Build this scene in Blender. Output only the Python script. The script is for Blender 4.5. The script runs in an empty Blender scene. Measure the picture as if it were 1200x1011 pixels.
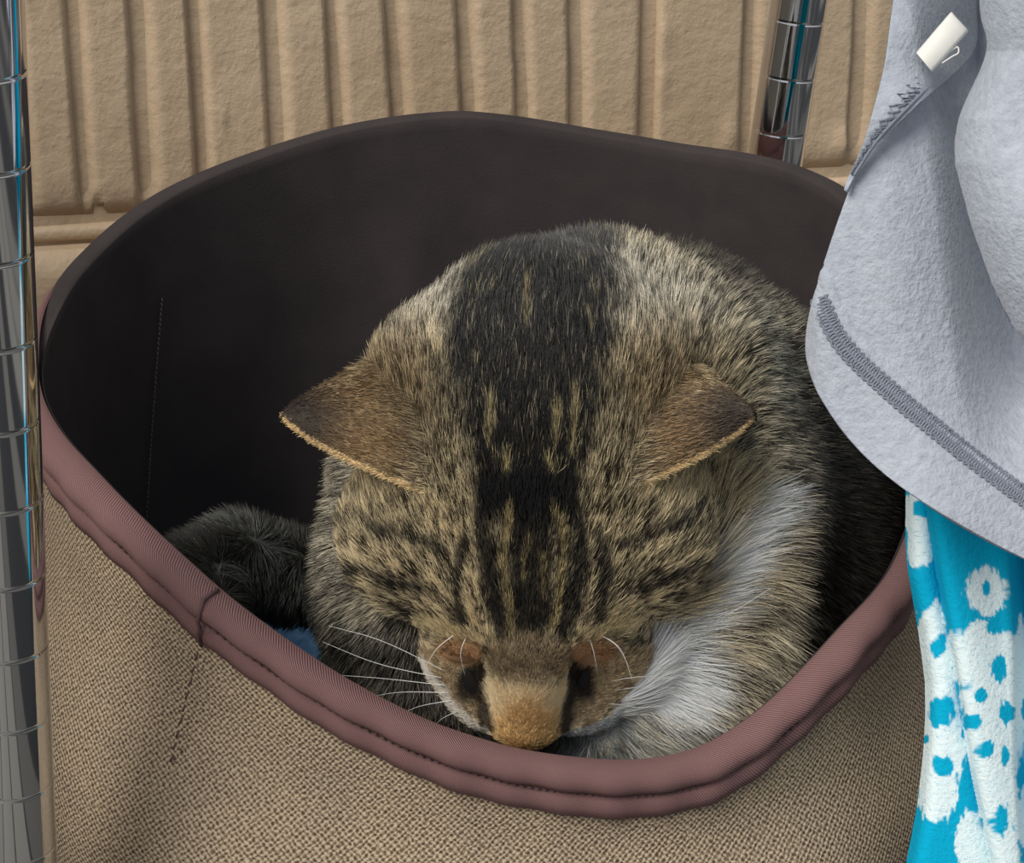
import bpy, bmesh, math, random
import numpy as np
from mathutils import Vector, Matrix

random.seed(4); rng = np.random.default_rng(4)
C = bpy.context.scene.collection
SC = bpy.context.scene

# ------------------------------------------------------------------ camera, light, exposure
FPX, W, H = 2300.0, 1200.0, 1011.0          # focal length in pixels of the 1200x1011 frame
CAMZ, PITCH = 0.46, math.radians(22.7)
cd = bpy.data.cameras.new('camera'); cam = bpy.data.objects.new('camera', cd); C.objects.link(cam)
cd.sensor_fit = 'HORIZONTAL'; cd.sensor_width = 36; cd.lens = FPX / W * 36
cd.clip_start = 0.02
cam.location = (0, 0, CAMZ); cam.rotation_euler = (math.pi / 2 - PITCH, 0, 0)
SC.camera = cam

world = bpy.data.worlds.new('sky'); SC.world = world; world.use_nodes = True
wn = world.node_tree.nodes; wl = world.node_tree.links; wn.clear()
bg = wn.new('ShaderNodeBackground'); wo = wn.new('ShaderNodeOutputWorld')
tc = wn.new('ShaderNodeTexCoord'); sep = wn.new('ShaderNodeSeparateXYZ'); mr = wn.new('ShaderNodeMapRange')
cr = wn.new('ShaderNodeValToRGB')
wl.new(tc.outputs['Generated'], sep.inputs[0]); wl.new(sep.outputs['Z'], mr.inputs['Value'])
mr.inputs['From Min'].default_value = -1; mr.inputs['From Max'].default_value = 1
wl.new(mr.outputs[0], cr.inputs[0]); wl.new(cr.outputs[0], bg.inputs[0]); wl.new(bg.outputs[0], wo.inputs[0])
cr.color_ramp.elements[0].position = 0.48; cr.color_ramp.elements[0].color = (0.30, 0.28, 0.26, 1)
cr.color_ramp.elements[1].position = 0.9; cr.color_ramp.elements[1].color = (0.86, 0.93, 1.0, 1)
e = cr.color_ramp.elements.new(0.53); e.color = (0.95, 0.97, 1.0, 1)
bg.inputs[1].default_value = 0.47

sd = bpy.data.lights.new('sun', 'SUN'); sun = bpy.data.objects.new('sun', sd); C.objects.link(sun)
sd.energy = 2.9; sd.angle = math.radians(35); sd.color = (1.0, 0.96, 0.88)
sun.rotation_euler = (Vector((-0.52, -0.55, 0.78))).to_track_quat('Z', 'Y').to_euler()

SC.view_settings.view_transform = 'Standard'; SC.view_settings.look = 'None'
SC.view_settings.gamma = 1; SC.view_settings.use_curve_mapping = False
SC.view_settings.exposure = 0.14

# ------------------------------------------------------------------ helpers
sT, cT = math.sin(PITCH), math.cos(PITCH)
R3 = np.array([[1, 0, 0], [0, -sT, cT], [0, -cT, -sT]])      # view axes (right, down, forward) -> world

def at(px, py, Z):
    """the point at distance Z along the line of sight of a spot measured on the photograph"""
    c = np.array([(px - 600) / FPX * Z, (py - 505.5) / FPX * Z, Z])
    w = R3 @ c; w[2] += CAMZ
    return Vector(w)

def atn(p):
    p = np.asarray(p, float)
    c = np.stack([(p[:, 0] - 600) / FPX * p[:, 2], (p[:, 1] - 505.5) / FPX * p[:, 2], p[:, 2]], 1)
    w = c @ R3.T; w[:, 2] += CAMZ
    return w

def to_view(w):
    q = np.array(w, float); q[:, 2] -= CAMZ
    return q @ R3

def lin(r, g, b, a=1.0):
    f = lambda v: (v / 255 / 12.92) if v / 255 <= 0.04045 else ((v / 255 + 0.055) / 1.055) ** 2.4
    return (f(r), f(g), f(b), a)

def spline(pts, n):
    """Catmull-Rom through pts (k x d) resampled to n points by parameter"""
    p = np.asarray(pts, float); k = len(p)
    q = np.vstack([2 * p[0] - p[1], p, 2 * p[-1] - p[-2]])
    t = np.linspace(0, k - 1 - 1e-9, n); i = t.astype(int); f = (t - i)[:, None]
    a, b, c, d = q[i], q[i + 1], q[i + 2], q[i + 3]
    return 0.5 * (2 * b + (c - a) * f + (2 * a - 5 * b + 4 * c - d) * f ** 2 + (3 * b - a - 3 * c + d) * f ** 3)

def h3(i, j, k, seed=0):
    n = (i.astype(np.int64) * 73856093) ^ (j.astype(np.int64) * 19349663) ^ (k.astype(np.int64) * 83492791) ^ (seed * 2654435)
    n = (n ^ (n >> 13)) * 1274126177
    n = (n ^ (n >> 16)) & 0xFFFFFF
    return n / float(0xFFFFFF)

def vnoise(p, s, seed=0):
    q = np.asarray(p) * s; i = np.floor(q).astype(np.int64); f = q - i; f = f * f * (3 - 2 * f); r = 0
    for a in (0, 1):
        for b in (0, 1):
            for c in (0, 1):
                w = (f[:, 0] if a else 1 - f[:, 0]) * (f[:, 1] if b else 1 - f[:, 1]) * (f[:, 2] if c else 1 - f[:, 2])
                r = r + w * h3(i[:, 0] + a, i[:, 1] + b, i[:, 2] + c, seed)
    return r

def tag(o, label=None, cat=None, group=None, kind=None):
    for k, v in (('label', label), ('category', cat), ('group', group), ('kind', kind)):
        if v: o[k] = v
    return o

def link(name, me, mat=None, parent=None, smooth=True):
    o = bpy.data.objects.new(name, me); C.objects.link(o)
    if mat is not None: me.materials.append(mat)
    if parent is not None:
        o.parent = parent; o.matrix_parent_inverse = parent.matrix_world.inverted()
    if smooth and isinstance(me, bpy.types.Mesh):
        me.polygons.foreach_set('use_smooth', [True] * len(me.polygons))
    return o

def empty(name, loc):
    o = bpy.data.objects.new(name, None); C.objects.link(o); o.location = loc; o.empty_display_size = 0.02
    bpy.context.view_layer.update()
    return o

def mesh(name, v, f, uv=None):
    me = bpy.data.meshes.new(name)
    me.from_pydata([tuple(x) for x in v], [], [tuple(x) for x in f])
    if uv is not None:
        l = me.uv_layers.new(name='UVMap'); idx = np.zeros(len(me.loops), int); me.loops.foreach_get('vertex_index', idx)
        l.data.foreach_set('uv', np.asarray(uv, float)[idx].ravel())
    me.update()
    return me

def grid_faces(nu, nv, close_u=False, off=0, flip=False):
    f = []
    for i in range(nu if close_u else nu - 1):
        for j in range(nv - 1):
            a = i * nv + j; b = ((i + 1) % nu) * nv + j
            q = (off + a, off + b, off + b + 1, off + a + 1)
            f.append(q[::-1] if flip else q)
    return f

def tube(pts, rad, sides=8, caps=True):
    p = np.asarray(pts, float); n = len(p); r = np.broadcast_to(np.asarray(rad, float), (n,))
    t = np.gradient(p, axis=0); t /= np.linalg.norm(t, axis=1)[:, None] + 1e-12
    up = np.array([0, 0, 1.0]) if abs(t[0][2]) < 0.9 else np.array([1.0, 0, 0])
    v = []; a0 = np.cross(t[0], up); a0 /= np.linalg.norm(a0)
    for k in range(n):
        a0 = a0 - t[k] * a0.dot(t[k]); a0 /= np.linalg.norm(a0); b0 = np.cross(t[k], a0)
        for s in range(sides):
            an = 2 * math.pi * s / sides
            v.append(p[k] + r[k] * (math.cos(an) * a0 + math.sin(an) * b0))
    f = []
    for k in range(n - 1):
        for s in range(sides):
            s2 = (s + 1) % sides
            f.append((k * sides + s, k * sides + s2, (k + 1) * sides + s2, (k + 1) * sides + s))
    if caps:
        f.append(tuple(range(sides))[::-1]); f.append(tuple((n - 1) * sides + s for s in range(sides)))
    return v, f

def merge(parts):
    v, f = [], []
    for pv, pf in parts:
        o = len(v); v.extend(pv); f.extend([tuple(i + o for i in q) for q in pf])
    return v, f

class Mat:
    def __init__(s, name, color=(0.5, 0.5, 0.5, 1), rough=0.7, metal=0.0, spec=0.5):
        s.m = bpy.data.materials.new(name); s.m.use_nodes = True
        s.n = s.m.node_tree.nodes; s.l = s.m.node_tree.links
        s.b = s.n['Principled BSDF']
        s.b.inputs['Base Color'].default_value = color; s.b.inputs['Roughness'].default_value = rough
        s.b.inputs['Metallic'].default_value = metal; s.b.inputs['Specular IOR Level'].default_value = spec
        s.h = None
    def node(s, t, **kw):
        n = s.n.new(t)
        for k, v in kw.items():
            if k in n.inputs.keys(): n.inputs[k].default_value = v
            else: setattr(n, k, v)
        return n
    def coord(s, kind='Object', scale=(1, 1, 1), rot=(0, 0, 0)):
        t = s.node('ShaderNodeTexCoord'); m = s.node('ShaderNodeMapping')
        m.inputs['Scale'].default_value = scale; m.inputs['Rotation'].default_value = rot
        s.l.new(t.outputs[kind], m.inputs[0]); return m.outputs[0]
    def noise(s, co, scale, detail=3, rough=0.5):
        n = s.node('ShaderNodeTexNoise', Scale=scale, Detail=detail, Roughness=rough); s.l.new(co, n.inputs['Vector']); return n.outputs[0]
    def ramp(s, fac, stops):
        r = s.node('ShaderNodeValToRGB'); el = r.color_ramp.elements
        while len(el) < len(stops): el.new(0.5)
        for e_, (p, c) in zip(el, stops): e_.position = p; e_.color = c
        s.l.new(fac, r.inputs[0]); return r.outputs[0]
    def math(s, op, a, b=None, c=None):
        n = s.node('ShaderNodeMath', operation=op)
        for i, x in enumerate((a, b, c)):
            if x is None: continue
            if isinstance(x, (int, float)): n.inputs[i].default_value = x
            else: s.l.new(x, n.inputs[i])
        return n.outputs[0]
    def mix(s, fac, a, b, blend='MIX'):
        n = s.node('ShaderNodeMix', data_type='RGBA', blend_type=blend)
        for x, i in ((fac, 0), (a, 6), (b, 7)):
            if isinstance(x, (int, float)): n.inputs[i].default_value = x
            elif isinstance(x, tuple): n.inputs[i].default_value = x
            else: s.l.new(x, n.inputs[i])
        return n.outputs[2]
    def color(s, o): s.l.new(o, s.b.inputs['Base Color'])
    def bump(s, h, strength=0.5, dist=0.001):
        b = s.node('ShaderNodeBump', Strength=strength, Distance=dist); s.l.new(h, b.inputs['Height'])
        if s.h is not None: s.l.new(s.h, b.inputs['Normal'])
        s.h = b.outputs[0]; s.l.new(s.h, s.b.inputs['Normal'])

# ------------------------------------------------------------------ materials
mw = Mat('painted_masonry', rough=0.55, spec=0.35)
co = mw.coord()
mw.color(mw.mix(mw.ramp(mw.noise(co, 9, 4), [(0.35, (0, 0, 0, 1)), (0.65, (1, 1, 1, 1))]), lin(181, 158, 131), lin(194, 172, 146)))
mw.bump(mw.noise(co, 60, 5, 0.6), 0.5, 0.003); mw.bump(mw.noise(co, 260, 3, 0.6), 0.35, 0.0012)

mfl = Mat('floor_stripes', rough=0.6); co = mfl.coord()  # dark and pale board stripes made up for the chrome to reflect
bk = mfl.node('ShaderNodeTexBrick'); bk.offset = 0.5
mfl.l.new(mfl.coord(rot=(0, 0, math.pi / 2)), bk.inputs['Vector'])
for k_, v_ in (('Scale', 1.0), ('Brick Width', 1.4), ('Row Height', 0.07), ('Mortar Size', 0.004), ('Bias', -0.4)): bk.inputs[k_].default_value = v_
bk.inputs['Color1'].default_value = lin(16, 17, 18); bk.inputs['Color2'].default_value = lin(150, 147, 140); bk.inputs['Mortar'].default_value = lin(22, 22, 24)
mfl.color(bk.outputs['Color']); mfl.bump(mfl.noise(co, 120, 4), 0.2, 0.001)

mwv = Mat('woven_tan', rough=0.85, spec=0.2)
co = mwv.coord('UV')
wx = mwv.node('ShaderNodeSeparateXYZ'); mwv.l.new(co, wx.inputs[0])
def weave(m, ux, uy, per):
    """height of a plain weave: strands alternate over and under"""
    a = m.math('MULTIPLY', ux, math.pi / per); b = m.math('MULTIPLY', uy, math.pi / per)
    sa = m.math('SINE', a); sb = m.math('SINE', b)
    return m.math('MULTIPLY', sa, sb), m.math('ABSOLUTE', sa), m.math('ABSOLUTE', sb)
jit = mwv.noise(co, 420, 2); jit2 = mwv.noise(co, 70, 3)
uxj = mwv.math('ADD', wx.outputs[0], mwv.math('MULTIPLY', jit, 0.0020)); uyj = mwv.math('ADD', wx.outputs[1], mwv.math('MULTIPLY', mwv.noise(co, 380, 2), 0.0020))
prod, aa, ab = weave(mwv, uxj, uyj, 0.00115)
hgt = mwv.math('MULTIPLY_ADD', prod, 0.5, 0.5)
fine = mwv.noise(co, 900, 2)
hh = mwv.math('MULTIPLY_ADD', fine, 0.9, mwv.math('MULTIPLY', hgt, 0.65))
c1 = mwv.ramp(hh, [(0.42, lin(80, 67, 56)), (0.68, lin(138, 120, 100)), (0.98, lin(192, 174, 150))])
blot = mwv.ramp(mwv.noise(co, 28, 3), [(0.3, (0.88, 0.88, 0.88, 1)), (0.7, (1.08, 1.06, 1.02, 1))])
mwv.color(mwv.mix(1.0, c1, blot, 'MULTIPLY')); mwv.bump(hh, 0.8, 0.0008)

mln = Mat('lining_cloth', rough=0.9, spec=0.15); co = mln.coord('UV')
mln.color(mln.ramp(mln.noise(co, 40, 4), [(0.3, lin(56, 51, 52)), (0.7, lin(64, 58, 58))])); mln.bump(mln.noise(co, 900, 2), 0.3, 0.0005)

mbd = Mat('binding_tape', rough=0.75, spec=0.3); co = mbd.coord('UV')
wv = mbd.node('ShaderNodeTexWave', Scale=700.0, Distortion=1.0, bands_direction='DIAGONAL'); mbd.l.new(co, wv.inputs['Vector'])
mbd.color(mbd.mix(wv.outputs[1], lin(108, 78, 78), lin(142, 108, 106))); mbd.bump(wv.outputs[1], 0.6, 0.0005)

mth = Mat('dark_thread', lin(88, 64, 64), 0.8); mtl = Mat('pale_thread', lin(105, 92, 84), 0.8)
mch = Mat('chrome', (0.78, 0.78, 0.80, 1), 0.07, 1.0)
mrb = Mat('black_rubber', (0.02, 0.02, 0.02, 1), 0.6)

mgr = Mat('grey_fleece', rough=0.95, spec=0.15); co = mgr.coord()
mgr.color(mgr.ramp(mgr.noise(co, 300, 3), [(0.3, lin(164, 170, 183)), (0.7, lin(180, 186, 198))]))
mgr.b.inputs['Sheen Weight'].default_value = 0.25; mgr.b.inputs['Sheen Roughness'].default_value = 0.5
mgr.bump(mgr.noise(co, 480, 3, 0.6), 0.8, 0.0010); mgr.bump(mgr.noise(co, 900, 2), 0.3, 0.0006)
mgt = Mat('grey_thread', lin(128, 134, 148), 0.8)
mlb = Mat('label_white', lin(238, 236, 230), 0.6)
mbl = Mat('blue_blanket', rough=0.95, spec=0.1); co = mbl.coord()
mbl.color(mbl.ramp(mbl.noise(co, 200, 3), [(0.3, lin(62, 92, 124)), (0.7, lin(84, 118, 150))])); mbl.bump(mbl.noise(co, 350, 3), 0.6, 0.001)

# ------------------------------------------------------------------ setting: floor, ribbed wall
v = [(-1.6, -1.5, 0), (1.6, -1.5, 0), (1.6, 1.6, 0), (-1.6, 1.6, 0), (-1.6, -1.5, -0.05), (1.6, -1.5, -0.05), (1.6, 1.6, -0.05), (-1.6, 1.6, -0.05)]
f = [(0, 1, 2, 3), (7, 6, 5, 4), (0, 4, 5, 1), (1, 5, 6, 2), (2, 6, 7, 3), (3, 7, 4, 0)]
tag(link('floor', mesh('floor', v, f), mfl.m, smooth=False), kind='structure')

WYAW = math.atan2(0.085, 0.38)
wall_o = Vector((-0.2, 0.965, 0)); wdir = Vector((math.cos(WYAW), math.sin(WYAW), 0)); wnrm = Vector((math.sin(WYAW), -math.cos(WYAW), 0))
def wall_x(px, py=0):
    """distance along the wall of a spot seen on its face"""
    a = at(px, py, 1.0); d = a - Vector((0, 0, CAMZ)); d = Vector((d.x, d.y)); o = wall_o
    # solve d*t = o + wdir*s
    m = np.array([[d.x, -wdir.x], [d.y, -wdir.y]]); t, s = np.linalg.solve(m, [o.x, o.y])
    return s, CAMZ + (a.z - CAMZ) * t
def wp(s, z, d): return wall_o + wdir * s + wnrm * d + Vector((0, 0, z))
wall = empty('wall_back', wall_o); wall['kind'] = 'structure'
JZ = wall_x(110, 256)[1]                                       # height of the bed joint
grooves_px = [72, 145, 215, 303, 380, 452, 535, 600, 665, 872, 1000]
gs = [wall_x(p)[0] for p in grooves_px]
joint_s = wall_x(757)[0]
while gs[0] > -0.75: gs.insert(0, gs[0] - random.uniform(0.029, 0.036))
while gs[-1] < 1.1: gs.append(gs[-1] + random.uniform(0.033, 0.046))
def groove_depth(s):
    d = 0.0
    for k, g in enumerate(gs):
        w = 0.0135 + 0.002 * math.sin(k * 2.7)
        t = (s - g) / w
        if 0 <= t <= 1:                                        # steep left flank, long rounded right flank
            d = -0.0075 * (min(1, t / 0.16) if t < 0.16 else (0.5 + 0.5 * math.cos(math.pi * (t - 0.16) / 0.84)))
    return d
spots_w = [(*wall_x(*q[:2]), *q[2:]) for q in ((135, 172, 0.0016, 0.0014), (194, 123, 0.0018, 0.0014), (262, 141, 0.002, 0.0016), (855, 160, 0.005, 0.003), (988, 168, 0.006, 0.003), (60, 30, 0.002, 0.001), (775, 40, 0.006, 0.002), (770, 95, 0.006, 0.002), (440, 60, 0.003, 0.001), (119, 250, 0.0013, -0.010), (114, 252, 0.0010, -0.008))]
def block(s0, s1, z0, z1, ribbed=True, proud=0.0, nz=26):
    ss = list(np.arange(s0, s1, 0.0016)) + [s1]; zz = np.linspace(z0, z1, nz)
    P = np.array([[s, z] for s in ss for z in zz])
    wob = (vnoise(np.c_[P * 14, P[:, :1] * 0], 1, 3) - 0.5)
    vv = []; ns, nzz = len(ss), len(zz)
    for i, s in enumerate(ss):
        for j, z in enumerate(zz):
            e_ = min(s - s0, s1 - s, z - z0, z1 - z); rd = 0.004
            edge = -rd * (1 - math.sqrt(max(0, 1 - (1 - min(e_, rd) / rd) ** 2)))
            w_ = wob[i * nzz + j] * 0.0018
            gd = groove_depth(s + wob[i * nzz + j] * 0.004) if ribbed else 0
            for (ps_, pz_, pr_, ph_) in spots_w:
                q_ = ((s - ps_) ** 2 + (z - pz_) ** 2) / pr_ ** 2
                if q_ < 9: w_ += ph_ * math.exp(-q_)
            fade = min(1, max(0, (z - z0 - 0.002) / 0.012))
            vv.append(wp(s, z, proud + gd * fade + edge + w_))
    ff = grid_faces(ns, nzz)
    off = len(vv)
    vv += [wp(s0, z0, -0.03), wp(s0, z1, -0.03), wp(s1, z1, -0.03), wp(s1, z0, -0.03)]
    L = [j for j in range(nzz)]; R = [(ns - 1) * nzz + j for j in range(nzz)]
    ff += [tuple(L[::1] + [off + 1, off]), tuple(R[::-1] + [off + 3, off + 2])]
    B = [i * nzz for i in range(ns)]; T = [i * nzz + nzz - 1 for i in range(ns)]
    ff += [tuple(B[::-1] + [off, off + 3]), tuple(T + [off + 2, off + 1]), (off, off + 1, off + 2, off + 3)]
    me = mesh('block', [tuple(Vector(p) - wall_o) for p in vv], ff)
    o = bpy.data.objects.new('block', me); C.objects.link(o); me.materials.append(mw.m); o.parent = wall
    me.polygons.foreach_set('use_smooth', [len(p.vertices) == 4 for p in me.polygons])
    return o
J = 0.0018
block(joint_s - 0.40, joint_s - J, JZ + J, JZ + 0.19)
block(joint_s + J + 0.005, joint_s + 0.40, JZ + J, JZ + 0.19)
block(joint_s - 0.82, joint_s - 0.40 - 2 * J, JZ + J, JZ + 0.19)
LZ = wall_x(110, 284)[1]
for a, b in ((joint_s - 0.82, joint_s - 0.25), (joint_s - 0.243, joint_s + 0.40)):
    block(a, b, LZ, JZ - 0.003, False, -0.001, 6)              # plain band under the joint
    block(a, b, 0.0, LZ - 0.001, False, 0.010, 12)             # plinth standing proud: its top edge catches the light
# mortar behind the blocks
mm = []
s0, s1 = joint_s - 0.84, joint_s + 0.42
vv = [wp(s0, 0, -0.004), wp(s1, 0, -0.004), wp(s1, JZ + 0.2, -0.004), wp(s0, JZ + 0.2, -0.004), wp(s0, 0, -0.05), wp(s1, 0, -0.05), wp(s1, JZ + 0.2, -0.05), wp(s0, JZ + 0.2, -0.05)]
o = bpy.data.objects.new('mortar', mesh('mortar', [tuple(p - wall_o) for p in vv], [(0, 1, 2, 3), (7, 6, 5, 4), (0, 4, 5, 1), (1, 5, 6, 2), (2, 6, 7, 3), (3, 7, 4, 0)]))
C.objects.link(o); o.data.materials.append(mw.m); o.parent = wall
# upper courses of the wall, above the picture
for r in range(1, 4):
    z0 = JZ + 0.19 * r + J
    for a, b in ((joint_s - 0.82, joint_s - 0.2 * (r % 2) - J), (joint_s - 0.2 * (r % 2) + J, joint_s + 0.40)):
        block(a, b, z0, z0 + 0.19 - J, True, 0, 4)

# unseen slab added at the left for the chrome to reflect
mlw = Mat('reflection_slab_paint', lin(150, 144, 132), 0.7)
def slab(name, p, q, mat):
    (x0, y0, z0), (x1, y1, z1) = p, q
    v = [(x0, y0, z0), (x1, y0, z0), (x1, y1, z0), (x0, y1, z0), (x0, y0, z1), (x1, y0, z1), (x1, y1, z1), (x0, y1, z1)]
    f = [(3, 2, 1, 0), (4, 5, 6, 7), (0, 1, 5, 4), (1, 2, 6, 5), (2, 3, 7, 6), (3, 0, 4, 7)]
    o = link(name, mesh(name, v, f), mat, smooth=False); o['kind'] = 'structure'; return o
slab('reflection_slab', (-0.56, 0.25, 0), (-0.44, 0.82, 0.46), mlw.m)

# ------------------------------------------------------------------ basket
BX, BY, BA, BB, BN = -0.010, 0.718, 0.174, 0.166, 2.25          # centre, half axes, roundness of the plan
def plan(phi, off=0.0):
    c, s = np.cos(phi), np.sin(phi)
    r = (np.abs(c / (BA + off)) ** BN + np.abs(s / (BB + off)) ** BN) ** (-1 / BN)
    return BX + r * c, BY + r * s
rim_px = [(45, 500), (90, 553), (140, 605), (200, 660), (250, 705), (300, 742), (400, 808), (500, 858), (600, 889), (700, 902), (760, 903), (830, 889), (900, 846), (960, 788), (1005, 738), (1060, 678)]
back_px = [(1030, 262), (990, 222), (930, 195), (890, 185), (800, 172), (700, 155), (600, 138), (540, 132), (470, 138), (400, 150), (300, 180), (190, 226), (100, 296), (62, 340), (40, 380)]
def hit(px, py, back):
    d = np.array(at(px, py, 1.0)) - np.array([0, 0, CAMZ])
    t = np.linspace(0.4, 1.3, 9000); x = d[0] * t - BX; y = d[1] * t - BY
    g = np.abs(x / BA) ** BN + np.abs(y / BB) ** BN - 1
    ins = np.where(g < 0)[0]
    if len(ins) == 0: k = int(np.argmin(g))
    else: k = ins[-1] if back else ins[0]
    return math.atan2(y[k], x[k]) % (2 * math.pi), CAMZ + d[2] * t[k]
smp = [hit(*p, False) for p in rim_px] + [hit(*p, True) for p in back_px]
smp.sort(); ph_s = np.array([a for a, _ in smp]); z_s = np.array([b for _, b in smp])
NPH = 288
phis = np.arange(NPH) * 2 * math.pi / NPH
rimz = np.interp(phis, ph_s, z_s, period=2 * math.pi)
ker = np.exp(-np.linspace(-2, 2, 11) ** 2); ker /= ker.sum()
rimz = sum(np.roll(rimz, k - 5) * ker[k] for k in range(11))
arc = np.concatenate([[0], np.cumsum(np.hypot(*(np.diff(np.array(plan(phis)), axis=1))))])

basket = empty('fabric_basket', (BX, BY, 0.0))
tag(basket, 'round tan woven fabric basket with dark lining and mauve bound rim, holding the cat', 'basket')
def back_mix(p):
    t = np.clip((np.sin(p) + 0.25) / 0.5, 0, 1); return t * t * (3 - 2 * t)
NR = 48; vv, uv = [], []
for i, p in enumerate(phis):
    for j in range(NR):
        t = j / (NR - 1); z = t * (rimz[i] - 0.006)
        tb = min(1.0, t / 0.82); bulge = 0.019 * (0.5 + 0.5 * math.cos(math.pi * max(0.0, (tb - 0.3) / 0.7))) * (0.82 + 0.18 * min(1, tb / 0.3)) + 0.0016 * math.sin(5 * p + 3 * t) * math.sin(math.pi * tb)
        bulge *= 1 - float(back_mix(p))
        x, y = plan(p, bulge); vv.append((x, y, z)); uv.append((arc[i], z))
nb = len(vv); vv.append((BX, BY, 0.0005)); uv.append((0, 0))
ff = grid_faces(NPH, NR, True) + [(nb, ((i + 1) % NPH) * NR, i * NR) for i in range(NPH)]
link('outer_wall', mesh('outer_wall', vv, ff, uv), mwv.m, basket)
vv, uv = [], []; TH = 0.006
for i, p in enumerate(phis):
    for j in range(NR):
        t = j / (NR - 1); z = 0.006 + t * (rimz[i] - 0.006 - 0.0005)
        w = 0.0022 * math.sin(9 * p + 2.5 * t) * (1 - 0.6 * t) + 0.003 * math.exp(-((p - 1.62) / 0.10) ** 2) * t - 0.0018 * math.exp(-((p - 1.80) / 0.07) ** 2) * t
        x, y = plan(p, -TH - 0.0012 + w * min(1, 3 * (1 - t)))
        vv.append((x, y, z)); uv.append((arc[i], z))
    bk_ = float(back_mix(p))
    for d, dz in ((-0.0066, 0.0002 - 0.003 * (1 - bk_)), (-0.0046 - 0.001 * (1 - bk_), 0.0009 - 0.004 * (1 - bk_)), (-0.0030 + 0.0032 * bk_ - 0.002 * (1 - bk_), 0.0012 - 0.0046 * (1 - bk_))):
        x, y = plan(p, d); vv.append((x, y, rimz[i] + dz)); uv.append((arc[i], rimz[i]))
NR += 3
nb = len(vv); vv.append((BX, BY, 0.007)); uv.append((0, 0))
ff = grid_faces(NPH, NR, True, flip=True) + [(nb, i * NR, ((i + 1) % NPH) * NR) for i in range(NPH)]
link('lining', mesh('lining', vv, ff, uv), mln.m, basket)
# binding: outer flange, stitched notch, rolled top edge; lies over the rim
prof = [(0.0004, -0.0178), (0.0022, -0.0174), (0.0028, -0.0140), (0.0026, -0.0102), (0.0010, -0.0088), (0.0030, -0.0078), (0.0046, -0.0056), (0.0044, -0.003), (0.0030, -0.0004), (0.0004, 0.0010), (-0.0022, 0.0013), (-0.0036, 0.0006)]
vv, uv = [], []
for i, p in enumerate(phis):
    rip = 0.0005 * math.sin(61 * p) + 0.0004 * math.sin(23 * p + 1)
    bk_ = float(back_mix(p))
    for k, (d, z) in enumerate(prof):
        if k >= len(prof) - 2: d, z = (d - 0.0024 * (1 - bk_) + 0.0024 * bk_, z - 0.0004 * bk_)
        d *= 1 - 0.65 * bk_
        x, y = plan(p, d + rip * (1 if k < 9 else 0)); vv.append((x, y, rimz[i] + z)); uv.append((arc[i], k * 0.0025))
link('rim_binding', mesh('rim_binding', vv, grid_faces(NPH, len(prof), True), uv), mbd.m, basket)
def rim_at(p, d=0, dz=0):
    x, y = plan(np.array([p]), d); z = np.interp(p % (2 * math.pi), phis, rimz, period=2 * math.pi)
    return np.array([x[0], y[0], z + dz])
# stitches in the binding notch and along the lining seam
parts = []
for i in range(420):
    p = i * 2 * math.pi / 420
    if math.sin(p) > 0.35: continue
    parts.append(tube([rim_at(p, 0.0018, -0.0087), rim_at(p + 0.005, 0.0024, -0.0087), rim_at(p + 0.0095, 0.0018, -0.0087)], 0.00032, 5))
o = link('rim_stitching', mesh('rim_stitching', *merge(parts)), mth.m, basket); o['kind'] = 'stuff'
ps = hit(247, 716, False)[0]
parts = [tube([rim_at(ps + 0.002, -0.004, 0.0018), rim_at(ps, 0.003, 0.0012), rim_at(ps - 0.004, 0.0058, -0.006), rim_at(ps - 0.008, 0.0042, -0.0105), rim_at(ps - 0.012, 0.0044, -0.014), rim_at(ps - 0.016, 0.002, -0.019)], 0.0007, 6)]
for k in range(9):
    z = -0.021 - 0.006 * k; q = ps - 0.018 - 0.010 * k * 0.8
    parts.append(tube([rim_at(q, 0.0036 + 0.0003 * k, z), rim_at(q - 0.005, 0.0042 + 0.0003 * k, z - 0.003)], 0.0004, 5))
link('side_seam', mesh('side_seam', *merge(parts)), mth.m, basket)
pa, za = hit(172, 345, True); pb_, zb = hit(152, 610, True)
parts = []
for k in range(48):
    t = k / 47.0; z0 = za + (zb - za) * t; sp_ = pa + (pb_ - pa) * t
    if z0 < 0.06: break
    a = np.array([*[q[0] for q in plan(np.array([sp_]), -TH - 0.0024)], z0]); b = a + np.array([0, 0, -0.0022])
    parts.append(tube([a, (a + b) / 2 - np.array([-0.0003, 0.0004, 0]), b], 0.00028, 5))
o = link('lining_stitching', mesh('lining_stitching', *merge(parts)), mtl.m, basket); o['kind'] = 'stuff'

# blue blanket filling the basket floor
vv = []; n = 90
for i in range(n):
    p = 2 * math.pi * i / n
    for j in range(24):
        t = j / 23; x, y = plan(np.array([p]), -0.016)
        x = BX + (x[0] - BX) * t; y = BY + (y[0] - BY) * t
        vv.append([x, y, 0.0])
vv = np.array(vv); vv[:, 2] = 0.050 + 0.012 * vnoise(np.c_[vv[:, :2], vv[:, :1] * 0], 22, 5) + 0.006 * vnoise(np.c_[vv[:, :2], vv[:, :1] * 0], 60, 6)
vv[:, 2] += 0.062 * np.exp(-((vv[:, 0] + 0.10) / 0.055) ** 2 - ((vv[:, 1] - 0.612) / 0.030) ** 2)
tt_ = np.clip((vv[:, 1] - 0.66) / 0.09, 0, 1); vv[:, 2] -= 0.036 * tt_ * tt_ * (3 - 2 * tt_)
low = vv.copy(); low[:, 2] = 0.0085
ff = grid_faces(n, 24, True) + grid_faces(n, 24, True, off=len(vv), flip=True)
for i in range(n):
    a = i * 24 + 23; b = ((i + 1) % n) * 24 + 23
    ff.append((a, a + len(vv), b + len(vv), b))
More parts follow.
